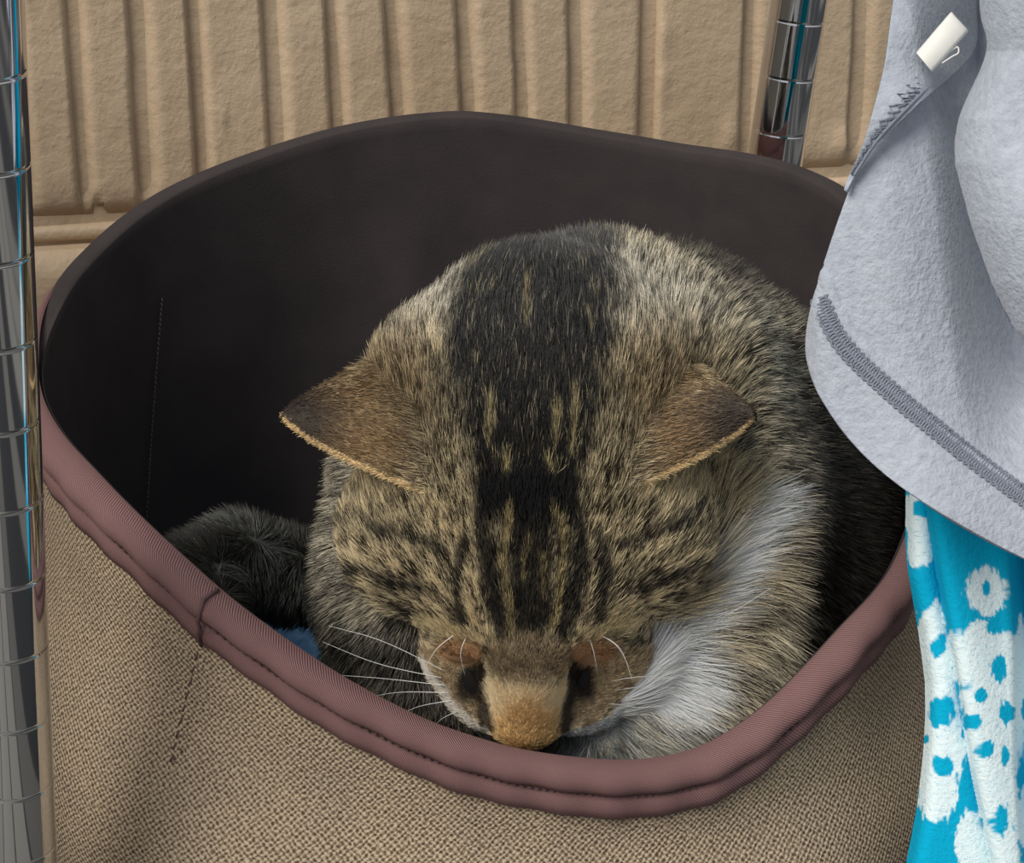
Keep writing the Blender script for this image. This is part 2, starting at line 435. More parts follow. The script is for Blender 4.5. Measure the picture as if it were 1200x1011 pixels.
bl = link('blanket', mesh('blanket', np.vstack([vv, low]), ff), mbl.m)
tag(bl, 'blue blanket lying in the basket under the cat', 'blanket')

# ------------------------------------------------------------------ chrome posts
def post(parent, base, top, name='post', phase=0.0):
    base, top = Vector(base), Vector(top); ax = (top - base).normalized(); L = (top - base).length
    R = 0.0127; prof = []
    z = 0.0
    rings = [phase + 0.0254 * k for k in range(int(L / 0.0254) + 1) if 0.004 < phase + 0.0254 * k < L - 0.004]
    prof.append((R, 0.0))
    for r_ in rings:
        prof += [(R, r_ - 0.0010), (R, r_ - 0.0005), (R - 0.00035, r_), (R, r_ + 0.0005), (R, r_ + 0.0010)]
    prof += [(R, L - 0.002), (R - 0.002, L)]
    q = ax.to_track_quat('Z', 'Y'); vv = []; sd_ = 48
    for (r_, z_) in prof:
        for k in range(sd_):
            an = 2 * math.pi * k / sd_; vv.append(base + q @ Vector((r_ * math.cos(an), r_ * math.sin(an), z_)))
    n_ = len(prof)
    ff = [(a * sd_ + k, a * sd_ + (k + 1) % sd_, (a + 1) * sd_ + (k + 1) % sd_, (a + 1) * sd_ + k) for a in range(n_ - 1) for k in range(sd_)]
    ff += [tuple(range(sd_))[::-1], tuple((n_ - 1) * sd_ + k for k in range(sd_))]
    return link(name, mesh(name, vv, ff), mch.m, parent)
def foot(parent, p):
    p = Vector(p)
    vv, ff = tube([p, p + Vector((0, 0, 0.006)), p + Vector((0, 0, 0.008)), p + Vector((0, 0, 0.03))], [0.019, 0.019, 0.015, 0.0145], 24)
    return link('foot', mesh('foot', vv, ff), mrb.m, parent)
def line_to(a, b, z):
    t = (z - a.z) / (b.z - a.z); return a + (b - a) * t
a, b = at(-30, 0, 0.505), at(20, 1011, 0.632)
lb, lt = line_to(a, b, 0.004), line_to(a, b, 0.56)
rack = empty('clothes_rack', (lb.x, lb.y, 0))
tag(rack, 'chrome clothes rack whose thick ringed post stands left of the basket, in front', 'rack')
post(rack, lb, lt, phase=0.0172); foot(rack, (lb.x, lb.y, 0))
rb_ = Vector((lb.x + 0.9, lb.y, 0.004)); rt_ = Vector((lt.x + 0.9, lt.y, 0.56))
post(rack, rb_, rt_); foot(rack, (rb_.x, rb_.y, 0))
RAILZ = 0.525
r0 = line_to(lb, lt, RAILZ); r1 = line_to(rb_, rt_, RAILZ)
vv, ff = tube([r0, r1], 0.009, 24); link('rail', mesh('rail', vv, ff), mch.m, rack)
RAILY = r0.y
a, b = at(937, 0, 0.876), at(907, 195, 0.905)
pb, pt = line_to(a, b, 0.004), line_to(a, b, 0.62)
pole = empty('chrome_pole', (pb.x, pb.y, 0))
tag(pole, 'slender chrome pole with ring grooves standing behind the basket against the wall', 'pole')
post(pole, pb, pt, 'shaft', 0.009); foot(pole, (pb.x, pb.y, 0))

# ------------------------------------------------------------------ hanging clothes
def poly_dist(P, line):
    """distance to a polyline and the side on which each point lies (negative = left of travel)"""
    best = np.full(len(P), 1e9); side = np.zeros(len(P))
    for a, b in zip(line[:-1], line[1:]):
        a = np.array(a, float); b = np.array(b, float); ab = b - a
        t = np.clip(((P - a) @ ab) / (ab @ ab), 0, 1); q = a + t[:, None] * ab; d = np.linalg.norm(P - q, axis=1)
        cr_ = ab[0] * (P[:, 1] - a[1]) - ab[1] * (P[:, 0] - a[0])
        m = d < best; best[m] = d[m]; side[m] = np.sign(cr_[m])
    return best, side
def sstep(x, a, b):
    t = np.clip((x - a) / (b - a), 0, 1); return t * t * (3 - 2 * t)
def sheet(name, Lc, Rc, zf, mat, parent, nu=70, nv=220, thick=0.0022, top=None):
    """a hanging panel of cloth lofted between its two edges, with a rounded thickness"""
    L = spline(Lc, nv); R = spline(Rc, nv); s = np.linspace(0, 1, nu)
    s = s ** 1.15
    P = (L[None] * (1 - s)[:, None, None] + R[None] * s[:, None, None]).reshape(-1, 2)
    Z = zf(P); front = atn(np.c_[P, Z])
    g = front.reshape(nu, nv, 3)
    if top is not None:                                         # draw the upper end over the rail
        for j in range(nv):
            w = float(sstep(np.array([g[:, j, 2].mean()]), 0.40, RAILZ)[0])
            g[:, j, 1] = g[:, j, 1] * (1 - w) + (RAILY - 0.0125 + top) * w
    front = g.reshape(-1, 3)
    du = np.gradient(g, axis=0); dv = np.gradient(g, axis=1)
    n = np.cross(du, dv); n /= np.linalg.norm(n, axis=2)[:, :, None] + 1e-12
    if n[:, :, 1].mean() > 0: n = -n                            # towards the viewer
    e1 = np.minimum(np.arange(nu), nu - 1 - np.arange(nu))[:, None]; e2 = np.minimum(np.arange(nv), nv - 1 - np.arange(nv))[None]
    ed = np.clip(np.minimum(e1, e2) / 2.0, 0, 1)
    hf = thick * 0.5 * np.sqrt(1 - (1 - ed) ** 2)[:, :, None]
    fr = (g + n * hf).reshape(-1, 3); bk = (g - n * hf).reshape(-1, 3)
    ff = grid_faces(nu, nv) + grid_faces(nu, nv, off=nu * nv, flip=True); N = nu * nv
    bd = [(i * nv, (i + 1) * nv) for i in range(nu - 1)] + [((i + 1) * nv + nv - 1, i * nv + nv - 1) for i in range(nu - 1)]
    bd += [(j + 1, j) for j in range(nv - 1)] + [((nu - 1) * nv + j, (nu - 1) * nv + j + 1) for j in range(nv - 1)]
    ff += [(a, b, b + N, a + N)[::-1] for a, b in bd]
    o = link(name, mesh(name, np.vstack([fr, bk]), ff), mat, parent)
    return o, P
def on(zf, pts, lift=0.0):
    p = np.asarray(pts, float); return atn(np.c_[p, zf(p) - lift])

RAIL_PY = 505.5 - FPX * math.tan(PITCH + math.atan2(RAILZ + 0.009 - CAMZ, 0.55))
TOP = -560
sweat = empty('grey_sweatshirt', (0.19, RAILY, RAILZ))
tag(sweat, 'light grey fleece sweatshirt hanging over the rail at the right of the basket', 'sweatshirt')
hem_line = [(968, 322), (977, 352), (1002, 397), (1056, 449), (1103, 488), (1153, 528), (1215, 574), (1300, 640)]
def zB(P):
    x, y = P[:, 0], P[:, 1]
    z = 0.600 - 0.010 * np.exp(-((x - 1050 - 0.12 * (y - 300)) / 80) ** 2) + 0.036 * sstep(x, 1085 + 0.12 * (y - 200), 1165 + 0.12 * (y - 200)) * (1 - sstep(y, 400, 570))
    z = z + 0.026 * np.exp(-((x - 1154) / 26) ** 2) * (1 - sstep(y, 60, 170))
    z = z + 0.010 * np.exp(-((x - 940) / 16.0) ** 2) + 0.003 * np.sin(y / 90.0 + x / 120.0)
    d, s = poly_dist(P, hem_line)
    below = np.where(s > 0, d, -d)
    z = z - 0.0016 * sstep(below, -2, 4) - 0.0011 * np.exp(-((below + 2) / 3.0) ** 2) + 0.0012 * np.exp(-((below - 8) / 5.0) ** 2)
    return z
LB = [(1090, TOP), (1075, -200), (1062, 0), (1036, 120), (995, 222), (965, 310), (946, 390), (951, 438), (976, 490), (1020, 541), (1080, 588), (1150, 630), (1215, 662), (1330, 715)]
RB = [(1345, TOP), (1345, -200), (1345, 0), (1345, 120), (1345, 222), (1345, 310), (1345, 390), (1345, 440), (1345, 490), (1345, 545), (1345, 590), (1345, 640), (1345, 690), (1345, 722)]
sheet('front_panel', LB, RB, zB, mgr.m, sweat, 120, 330, top=0.004)
zA = lambda P: zB(P) - 0.0045 - 0.004 * (1 - sstep(P[:, 1], 120, 215)) + 0.0006 * np.sin(P[:, 1] / 14.0 + P[:, 0] / 23.0) - 0.003 * np.exp(-((P[:, 0] - 1060) / 30) ** 2) * (1 - sstep(P[:, 1], 90, 170))
LA = [(1090, TOP), (1062, -150), (1046, 0), (1033, 90), (1014, 160), (996, 205), (990, 224)]
RA = [(1185, TOP), (1155, -150), (1144, 0), (1139, 62), (1072, 124), (1020, 176), (993, 226)]
sheet('folded_flap', LA, RA, zA, mgr.m, sweat, 60, 200, top=0.0)
def zC(P):
    x, y = P[:, 0], P[:, 1]
    le = np.interp(y, [-600, 0, 60, 140, 190, 260, 330, 386, 420], [1180, 1150, 1158, 1125, 1122, 1140, 1165, 1193, 1220])
    t = np.clip((x - le) / 80.0, 0, 1)
    return 0.560 + 0.030 * (1 - np.sqrt(1 - (1 - t) ** 2 * 0.999)) + 0.003 * np.sin(y / 45.0 + x / 50) * t
LCc = [(1185, TOP), (1158, -150), (1150, 0), (1158, 60), (1126, 138), (1121, 190), (1140, 262), (1163, 328), (1190, 384), (1240, 412)]
RCc = [(1350, TOP), (1350, -150), (1350, 0), (1350, 60), (1350, 138), (1350, 190), (1350, 262), (1350, 328), (1350, 395), (1350, 440)]
sheet('sleeve', LCc, RCc, zC, mgr.m, sweat, 70, 220, top=-0.006)
# cover stitch along the hem and overlock on the flap
parts = []
hl = spline(hem_line, 520); tg = np.gradient(hl, axis=0); tg /= np.linalg.norm(tg, axis=1)[:, None]; nr = np.c_[-tg[:, 1], tg[:, 0]]
seg = np.linalg.norm(np.diff(hl, axis=0), axis=1); L = np.concatenate([[0], np.cumsum(seg)])
def alongh(l, off):
    x = np.interp(l, L, hl[:, 0]) + np.interp(l, L, nr[:, 0]) * off; y = np.interp(l, L, hl[:, 1]) + np.interp(l, L, nr[:, 1]) * off
    return np.c_[x, y]
l = np.arange(22, L[-1], 1.1)
for ph_ in (0.0, 2.1, 4.2):
    off = 15 + 9.5 * np.sin(l / 10.5 * 2 * math.pi + ph_) + 2 * rng.standard_normal(len(l)) * 0.5
    parts.append(tube(on(zB, alongh(l, off), 0.0015), 0.00028, 5))
for o_ in (5, 25):
    off = o_ + 1.2 * np.sin(l / 8 * 2 * math.pi); parts.append(tube(on(zB, alongh(l, off), 0.0015), 0.00035, 5))
o = link('hem_stitching', mesh('hem_stitching', *merge(parts)), mgt.m, sweat); o['kind'] = 'stuff'
fl = spline([(1002, 206), (1030, 164), (1070, 121), (1098, 95)], 140)
parts = []
for a_, b_, st_ in ((2, 12, 5), (0, 19, 9), (3, 8, 4)):
    zz = np.array([(p[0] - 2 - min(b_ if k % 2 else a_, 0.4 * max(0, (p[0] - np.interp(p[1], [0, 90, 160, 205, 224], [1046, 1033, 1014, 996, 990])))) * 1.1, p[1] - 1 - (b_ if k % 2 else a_) * 0.3) for k, p in enumerate(fl[::st_])])
    parts.append(tube(on(zA, zz, 0.0017), 0.00025, 5))
parts.append(tube(on(zA, fl - 1, 0.0014), 0.0006, 6))
o = link('flap_stitching', mesh('flap_stitching', *merge(parts)), mgt.m, sweat); o['kind'] = 'stuff'
# folded white care label
ca, cb_, cc, cd_ = [np.array(q, float) for q in ((1074, 62), (1113, 16), (1133, 38), (1092, 84))]
lay = []
zl = 0.576
prof_t = np.concatenate([np.linspace(0, 1, 12), [1.02, 1.03, 1.02], np.linspace(1, 0.06, 12)])
prof_z = np.concatenate([zl - 0.0016 - 0.0009 * np.sin(np.linspace(0, math.pi, 12)), [zl - 0.0008, zl, zl + 0.0008], np.linspace(zl + 0.0016, zl + 0.003, 12)])
vv = []
for t, z in zip(prof_t, prof_z):
    for w in np.linspace(0, 1, 8):
        p = ca + (cb_ - ca) * t + ((cd_ - ca) * (1 - t) + (cc - cb_) * t) * w
        zz = z + 0.0012 * (w - 0.5) ** 2 * 4 + (0.0012 * (t - 0.72) * 3 if t > 0.72 else 0)
        vv.append(at(p[0], p[1], zz))
vv = np.array([tuple(q) for q in vv]); nt = len(prof_t)
g = vv.reshape(nt, 8, 3); n_ = np.cross(np.gradient(g, axis=0), np.gradient(g, axis=1)); n_ /= np.linalg.norm(n_, axis=2)[:, :, None] + 1e-12
vb = (g - 0.0003 * n_).reshape(-1, 3)
ff = grid_faces(nt, 8) + grid_faces(nt, 8, off=nt * 8, flip=True)
N = nt * 8
for i in range(nt - 1):
    ff += [(i * 8, i * 8 + N, (i + 1) * 8 + N, (i + 1) * 8), ((i + 1) * 8 + 7, (i + 1) * 8 + 7 + N, i * 8 + 7 + N, i * 8 + 7)]
o = link('care_label', mesh('care_label', np.vstack([vv, vb]), ff), mlb.m, sweat); o['label'] = 'small white folded care label'
lp = spline([(1104, 74), (1116, 66), (1123, 62), (1122, 55), (1114, 60), (1106, 66)], 30)
lpp = atn(np.c_[lp, np.full(30, 0.575)])
o = link('thread_loop', mesh('thread_loop', *tube(lpp, 0.00025, 5)), mlb.m, o)

# teal towel with white printed blotches
mtw = Mat('printed_terry', rough=0.95, spec=0.1)
at_ = mtw.node('ShaderNodeAttribute', attribute_name='print'); mtw.color(at_.outputs['Color'])
co = mtw.coord(); mtw.bump(mtw.noise(co, 600, 3, 0.6), 0.6, 0.0009)
f1 = [(1082, 380), (1086, 560), (1098, 640), (1112, 720), (1126, 800), (1143, 900), (1168, 1020), (1190, 1150), (1200, 1700)]
f2 = [(1170, 380), (1178, 600), (1183, 760), (1184, 900), (1192, 1020), (1210, 1300), (1215, 1700)]
def zT(P):
    d, s = poly_dist(P, f1); q = np.where(s < 0, d, -d)          # positive = right of the fold
    z = 0.650 + 0.05 * sstep(-P[:, 1], -555, -400) + 0.006 * np.exp(-(np.minimum(q, 0) / 12.0) ** 2) * (q < 0) - 0.007 * sstep(q, -1, 9) + 0.006 * sstep(q, 9, 60)
    d, s = poly_dist(P, f2); q = np.where(s < 0, d, -d)
    z = z + 0.016 * sstep(q, -4, 14) - 0.014 * sstep(q, 18, 90) + 0.012 * np.exp(-((P[:, 0] - np.interp(P[:, 1], [565, 675, 740, 800, 870, 950, 1011], [1065, 1065, 1080, 1088, 1086, 1078, 1066])) / 9.0) ** 2)
    return z + 0.004 * np.sin(P[:, 1] / 150.0)
towel = empty('teal_towel', (0.19, RAILY, RAILZ))
tag(towel, 'turquoise towel with white printed blotches hanging behind the grey sweatshirt', 'towel')
LT = [(1090, TOP), (1085, -100), (1072, 300), (1064, 480), (1064, 570), (1067, 650), (1081, 740), (1089, 810), (1087, 880), (1078, 950), (1064, 1020), (1060, 1120), (1066, 1300), (1072, 1480)]
RT = [(1350, TOP), (1350, -100), (1350, 300), (1350, 480), (1350, 570), (1350, 650), (1350, 740), (1350, 810), (1350, 880), (1350, 950), (1350, 1020), (1350, 1120), (1350, 1300), (1350, 1480)]
to, TP = sheet('terry_cloth', LT, RT, zT, mtw.m, towel, 170, 900, 0.004, top=0.016)
x, y = TP[:, 0], TP[:, 1]
jn = (vnoise(np.c_[x / 4.2, y / 16.0, 0 * x], 1, 2) - 0.5) * 0.42 + (vnoise(np.c_[x / 2.0, y / 5.0, 0 * x], 1, 7) - 0.5) * 0.30
w_ = np.full(len(x), -9.0)
def el(cx, cy, rx, ry, tilt=0.0):
    dx, dy = x - cx, y - cy; return 1 - np.sqrt(((dx - tilt * dy) / rx) ** 2 + (dy / ry) ** 2)
whites = [(1100, 760, 20, 62, 0.05), (1103, 850, 27, 95, -0.02), (1100, 915, 22, 50, 0), (1152, 693, 27, 32, 0), (1150, 765, 40, 42, 0), (1165, 830, 34, 80, 0.1), (1160, 900, 26, 90, 0.15), (1172, 985, 16, 60, 0.2), (1140, 992, 24, 46, 0.1), (1077, 600, 14, 26, 0), (1079, 640, 10, 26, 0),
          (1192, 780, 14, 60, 0), (1198, 960, 16, 44, 0), (1240, 800, 26, 90, 0), (1290, 900, 30, 80, 0), (1260, 980, 30, 60, 0), (1110, 1090, 30, 70, 0), (1300, 700, 25, 50, 0)]
for q in whites: w_ = np.maximum(w_, el(*q))
spots = [(1105, 832, 10, 22), (1117, 785, 6, 11), (1100, 754, 4, 14), (1125, 857, 5, 11), (1107, 896, 9, 14), (1092, 866, 4, 6), (1152, 690, 6, 10), (1166, 781, 12, 17), (1146, 813, 6, 9), (1174, 835, 9, 15), (1141, 844, 7, 11), (1154, 876, 8, 12), (1163, 733, 13, 11), (1171, 958, 7, 22), (1119, 722, 5, 9), (1173, 885, 5, 12), (1080, 597, 6, 11), (1195, 832, 6, 15), (1152, 965, 8, 12), (1240, 800, 8, 15)]
sp = np.full(len(x), -9.0)
for q in spots: sp = np.maximum(sp, el(*q))
jn = jn + (vnoise(np.c_[x / 1.6, y / 11.0, 0 * x], 1, 9) - 0.5) * 0.35
m = ((w_ + jn * 0.5) > 0.08) & ~((sp + jn) > 0.1)
soft = sstep(w_ + jn * 0.5, 0.02, 0.14) * (1 - sstep(sp + jn, 0.0, 0.2))
ta, wa = np.array(lin(8, 166, 206)), np.array(lin(222, 238, 242))
speck = (h3(np.arange(len(x)), np.arange(len(x)) * 7, np.arange(len(x)) * 3) < 0.05) * 0.5
fcol = ta[None] * (1 - soft[:, None]) + wa[None] * soft[:, None]
fcol = fcol * (1 - (speck * (soft > 0.5))[:, None]) + ta[None] * (speck * (soft > 0.5))[:, None]
cl = to.data.color_attributes.new('print', 'FLOAT_COLOR', 'POINT')
cl.data.foreach_set('color', np.vstack([fcol, fcol]).astype(np.float32).ravel())
# ------------------------------------------------------------------ cat: one continuous body surface
Z0 = 0.658; KP = FPX / Z0                                       # distance of the head's centre; photo pixels per metre there
def vv3(px, py, Z): return np.array([(px - 600) / FPX * Z, (py - 505.5) / FPX * Z, Z])
def hd(px, py, u): return vv3(px, py, Z0 - u / KP)               # u: towards the viewer, in the same pixels
prims = []; prims_head = []
def ell_(px, py, u, rx, ry, ru, k=0.012, rot=0.0): prims.append(('e', hd(px, py, u), np.array([rx, ry, ru]) / KP, k, rot))
def cap(a, b, ra, rb, k=0.012): prims.append(('c', np.array(a), np.array(b), ra, rb, k))
# torso and limbs
cap(hd(645, 455, -120), hd(690, 450, -190), 0.0440, 0.0520, 0.02)            # neck to shoulders
cap(vv3(690, 475, 0.715), vv3(765, 460, 0.780), 0.048, 0.053, 0.02)
cap(vv3(765, 460, 0.780), vv3(870, 540, 0.795), 0.053, 0.055, 0.02)
cap(vv3(870, 540, 0.795), vv3(905, 650, 0.770), 0.055, 0.044, 0.02)
cap(vv3(820, 425, 0.722), vv3(846, 600, 0.728), 0.026, 0.030, 0.02)        # right shoulder
cap(vv3(852, 600, 0.730), vv3(842, 790, 0.735), 0.030, 0.030, 0.02)
cap(vv3(700, 640, 0.735), vv3(740, 830, 0.745), 0.058, 0.050, 0.03)         # chest
cap(vv3(480, 560, 0.735), vv3(462, 690, 0.725), 0.027, 0.024, 0.02)        # left shoulder and foreleg
cap(vv3(462, 690, 0.725), vv3(475, 830, 0.735), 0.024, 0.023, 0.02)
cap(vv3(470, 830, 0.735), vv3(540, 900, 0.715), 0.022, 0.019, 0.015)
cap(vv3(835, 800, 0.735), vv3(740, 900, 0.71), 0.026, 0.020, 0.015)         # right foreleg tucked under
cap(vv3(600, 640, 0.78), vv3(820, 640, 0.80), 0.055, 0.06, 0.03)            # belly
tl = [vv3(640, 640, 0.82), vv3(490, 668, 0.785), vv3(400, 684, 0.758), vv3(335, 674, 0.748), vv3(275, 656, 0.738), vv3(222, 682, 0.722), vv3(240, 718, 0.712)]
tr = [0.020, 0.0165, 0.0150, 0.0150, 0.0150, 0.0145, 0.0125]
for i in range(6): cap(tl[i], tl[i + 1], tr[i], tr[i + 1], 0.006)
body_prims = prims; prims = prims_head
# head
ell_(616, 545, 0, 148, 165, 135, 0.02)
cap(hd(632, 446, -62), hd(632, 500, -60), 0.0430, 0.0440, 0.018)               # nape
cap(hd(632, 500, -60), hd(650, 540, -190), 0.0420, 0.0440, 0.018)
ell_(490, 440, -28, 46, 52, 58, 0.020); ell_(748, 440, -30, 43, 50, 56, 0.020)     # behind the ears
ell_(500, 625, -60, 102, 100, 100, 0.02, 0.3); ell_(735, 622, -60, 102, 100, 100, 0.02, -0.3)
ell_(618, 670, 5, 108, 110, 85, 0.015)
ell_(548, 728, -28, 46, 40, 46, 0.010); ell_(690, 724, -28, 46, 40, 46, 0.010)       # brows
cap(hd(620, 735, 18), hd(617, 838, -52), 52 / KP, 38 / KP, 0.008)                    # bridge of the nose
ell_(617, 846, -62, 36, 26, 30, 0.006)                                               # nose tip
ell_(572, 808, -108, 54, 48, 52, 0.010, 0.5); ell_(668, 806, -108, 54, 48, 52, 0.010, -0.5)   # whisker pads
ell_(618, 800, -140, 62, 50, 45, 0.010)                                              # chin
ell_(540, 764, -88, 44, 46, 52, 0.010, 0.5); ell_(714, 762, -88, 52, 48, 55, 0.010, -0.5); ell_(690, 812, -112, 44, 40, 46, 0.010, -0.5)    # below the eyes

def sdf_set(P, prims):
    d = None
    for q in prims:
        if q[0] == 'e':
            _, c, r, k, rot = q; p = P - c
            if rot:
                cs, sn = math.cos(rot), math.sin(rot); p = np.stack([p[..., 0] * cs + p[..., 1] * sn, -p[..., 0] * sn + p[..., 1] * cs, p[..., 2]], -1)
            k0 = np.linalg.norm(p / r, axis=-1); k1 = np.linalg.norm(p / (r * r), axis=-1) + 1e-9
            e_ = k0 * (k0 - 1) / k1
        else:
            _, a, b, ra, rb, k = q; ab = b - a; t = np.clip(((P - a) @ ab) / (ab @ ab), 0, 1)
            e_ = np.linalg.norm(P - a - t[..., None] * ab, axis=-1) - (ra + (rb - ra) * t)
        if d is None: d = e_
        else:
            h = np.clip(0.5 + 0.5 * (d - e_) / k, 0, 1); d = d * h + e_ * (1 - h) - k * h * (1 - h) if False else (e_ + (d - e_) * (1 - h) - k * h * (1 - h))
    return d
def sdf(P):
    d = sdf_set(P, body_prims); e_ = sdf_set(P, prims_head); k = 0.007
    h = np.clip(0.5 + 0.5 * (d - e_) / k, 0, 1); d = e_ * h + d * (1 - h) - k * h * (1 - h)
    # eye hollows either side of the nose bridge
    for (px, py, u, r) in ((552, 786, -14, 17), (686, 784, -14, 17)):
        e_ = np.linalg.norm(P - hd(px, py, u), axis=-1) - r / KP; h = np.clip(0.5 - 0.5 * (d + e_) / 0.006, 0, 1); d = d + (-e_ - d) * h + 0.006 * h * (1 - h)
    # rests on the blanket
    up = np.array([0, -cT, -sT]); zw = P @ up + CAMZ
    e_ = 0.064 - zw; h = np.clip(0.5 - 0.5 * (d - e_) / 0.008, 0, 1); d = d + (e_ - d) * h + 0.008 * h * (1 - h)
    return d

lo = np.array([vv3(190, 200, 0.74)[0] - 0.02, -0.125, 0.575]); hi = np.array([0.175, 0.19, 0.875]); STEP = 0.0026
nx, ny, nz = [int(math.ceil((b - a) / STEP)) + 1 for a, b in zip(lo, hi)]
gx, gy, gz = [lo[i] + STEP * np.arange(n) for i, n in enumerate((nx, ny, nz))]
F = np.empty((nx, ny, nz), np.float32)
for i in range(nx):
    G = np.empty((ny, nz, 3)); G[..., 0] = gx[i]; G[..., 1] = gy[:, None]; G[..., 2] = gz[None]
    F[i] = sdf(G)
F[0] = F[-1] = 1; F[:, 0] = F[:, -1] = 1; F[:, :, 0] = F[:, :, -1] = 1
def surface_nets(F):
    S = F < 0; cs = [(a, b, c) for a in (0, 1) for b in (0, 1) for c in (0, 1)]
    n = [s - 1 for s in F.shape]; sl = lambda A, o: A[o[0]:o[0] + n[0], o[1]:o[1] + n[1], o[2]:o[2] + n[2]]
    cnt = sum(sl(S, o).astype(np.int8) for o in cs); act = (cnt > 0) & (cnt < 8)
    idx = np.full(act.shape, -1, int); A = np.argwhere(act); idx[act] = np.arange(len(A))
    pos = np.zeros((len(A), 3)); num = np.zeros(len(A))
    val = {o: sl(F, o)[act].astype(float) for o in cs}
    for a in cs:
        for ax in range(3):
            if a[ax]: continue
            b = list(a); b[ax] = 1; b = tuple(b); va, vb = val[a], val[b]; m = (va < 0) != (vb < 0)
            t = np.where(m, va / (va - vb + 1e-12), 0); p = np.array(a, float)[None] + 0; p = np.repeat(p, len(A), 0); p[:, ax] = t
            pos[m] += p[m]; num[m] += 1
    pos = A + pos / num[:, None]
    faces = []
    for ax in range(3):
        o = [0, 0, 0]; o[ax] = 1; b1, b2 = [(1, 2), (2, 0), (0, 1)][ax]
        n2 = list(F.shape); n2[ax] -= 1
        X = np.argwhere(S.take(range(0, F.shape[ax] - 1), ax) != S.take(range(1, F.shape[ax]), ax))
        X = X[(X[:, b1] > 0) & (X[:, b2] > 0) & (X[:, b1] < F.shape[b1] - 1) & (X[:, b2] < F.shape[b2] - 1)]
        q = []
        for d1, d2 in ((0, 0), (-1, 0), (-1, -1), (0, -1)):
            Y = X.copy(); Y[:, b1] += d1; Y[:, b2] += d2; q.append(idx[Y[:, 0], Y[:, 1], Y[:, 2]])
        q = np.stack(q, 1); inside = S[X[:, 0], X[:, 1], X[:, 2]]; q[~inside] = q[~inside][:, ::-1]
        faces.append(q)
    return pos, np.vstack(faces)
pv, pf = surface_nets(F); pv = lo + pv * STEP
def grad(P, h=0.0012):
    g = np.stack([sdf(P + np.eye(3)[i] * h) - sdf(P - np.eye(3)[i] * h) for i in range(3)], -1); return g / (np.linalg.norm(g, axis=-1)[:, None] + 1e-12)
pv = pv - grad(pv) * sdf(pv)[:, None] * 0.9

# ears: curved shells, base arc to tip; part of the same body mesh
def ear(base, tip, bulge, mirror):
    B = spline([hd(*q) for q in base], 33); T = hd(*tip); n = 22; out = []
    cen = B.mean(0); axis = T - cen
    for s in range(33):
        a = s / 32 * 2 - 1
        for j in range(n):
            t = 1 - (1 - j / (n - 1)) ** 1.35; wd = (1 - t) ** 0.66
            out.append(cen + (T - cen) * t + (B[s] - cen) * wd)
    return np.array(out).reshape(33, n, 3)
earL = ear([(524, 582, 92), (528, 525, 97), (500, 455, 45), (462, 420, -5), (436, 440, -50), (412, 470, -85), (428, 525, -90)], (333, 487, 42), 0.15, False)
earR = ear([(708, 582, 92), (704, 525, 97), (735, 455, 45), (782, 422, -5), (816, 442, -50), (840, 472, -85), (822, 525, -90)], (881, 489, 42), 0.15, True)
def shell(g, th=0.0022):
    a, b = g.shape[:2]; cen = g.reshape(-1, 3).mean(0)
    n = np.cross(np.gradient(g, axis=0), np.gradient(g, axis=1)); n /= np.linalg.norm(n, axis=2)[:, :, None] + 1e-12
    if ((g - cen) * n).sum() < 0: n = -n
    tt = th * (1 - 0.5 * np.linspace(0, 1, b))[None, :, None]; inn = g - n * tt
    V = np.vstack([g.reshape(-1, 3), inn.reshape(-1, 3)]); N = a * b
    ff = grid_faces(a, b) + grid_faces(a, b, off=N, flip=True)
    ff += [(j, j + 1, j + 1 + N, j + N) for j in range(b - 1)] + [((a - 1) * b + j + 1, (a - 1) * b + j, (a - 1) * b + j + N, (a - 1) * b + j + 1 + N) for j in range(b - 1)]
    return V, ff, n
sL, sR = shell(earL), shell(earR)
toW = lambda p: np.asarray(p) @ R3.T + np.array([0, 0, CAMZ])

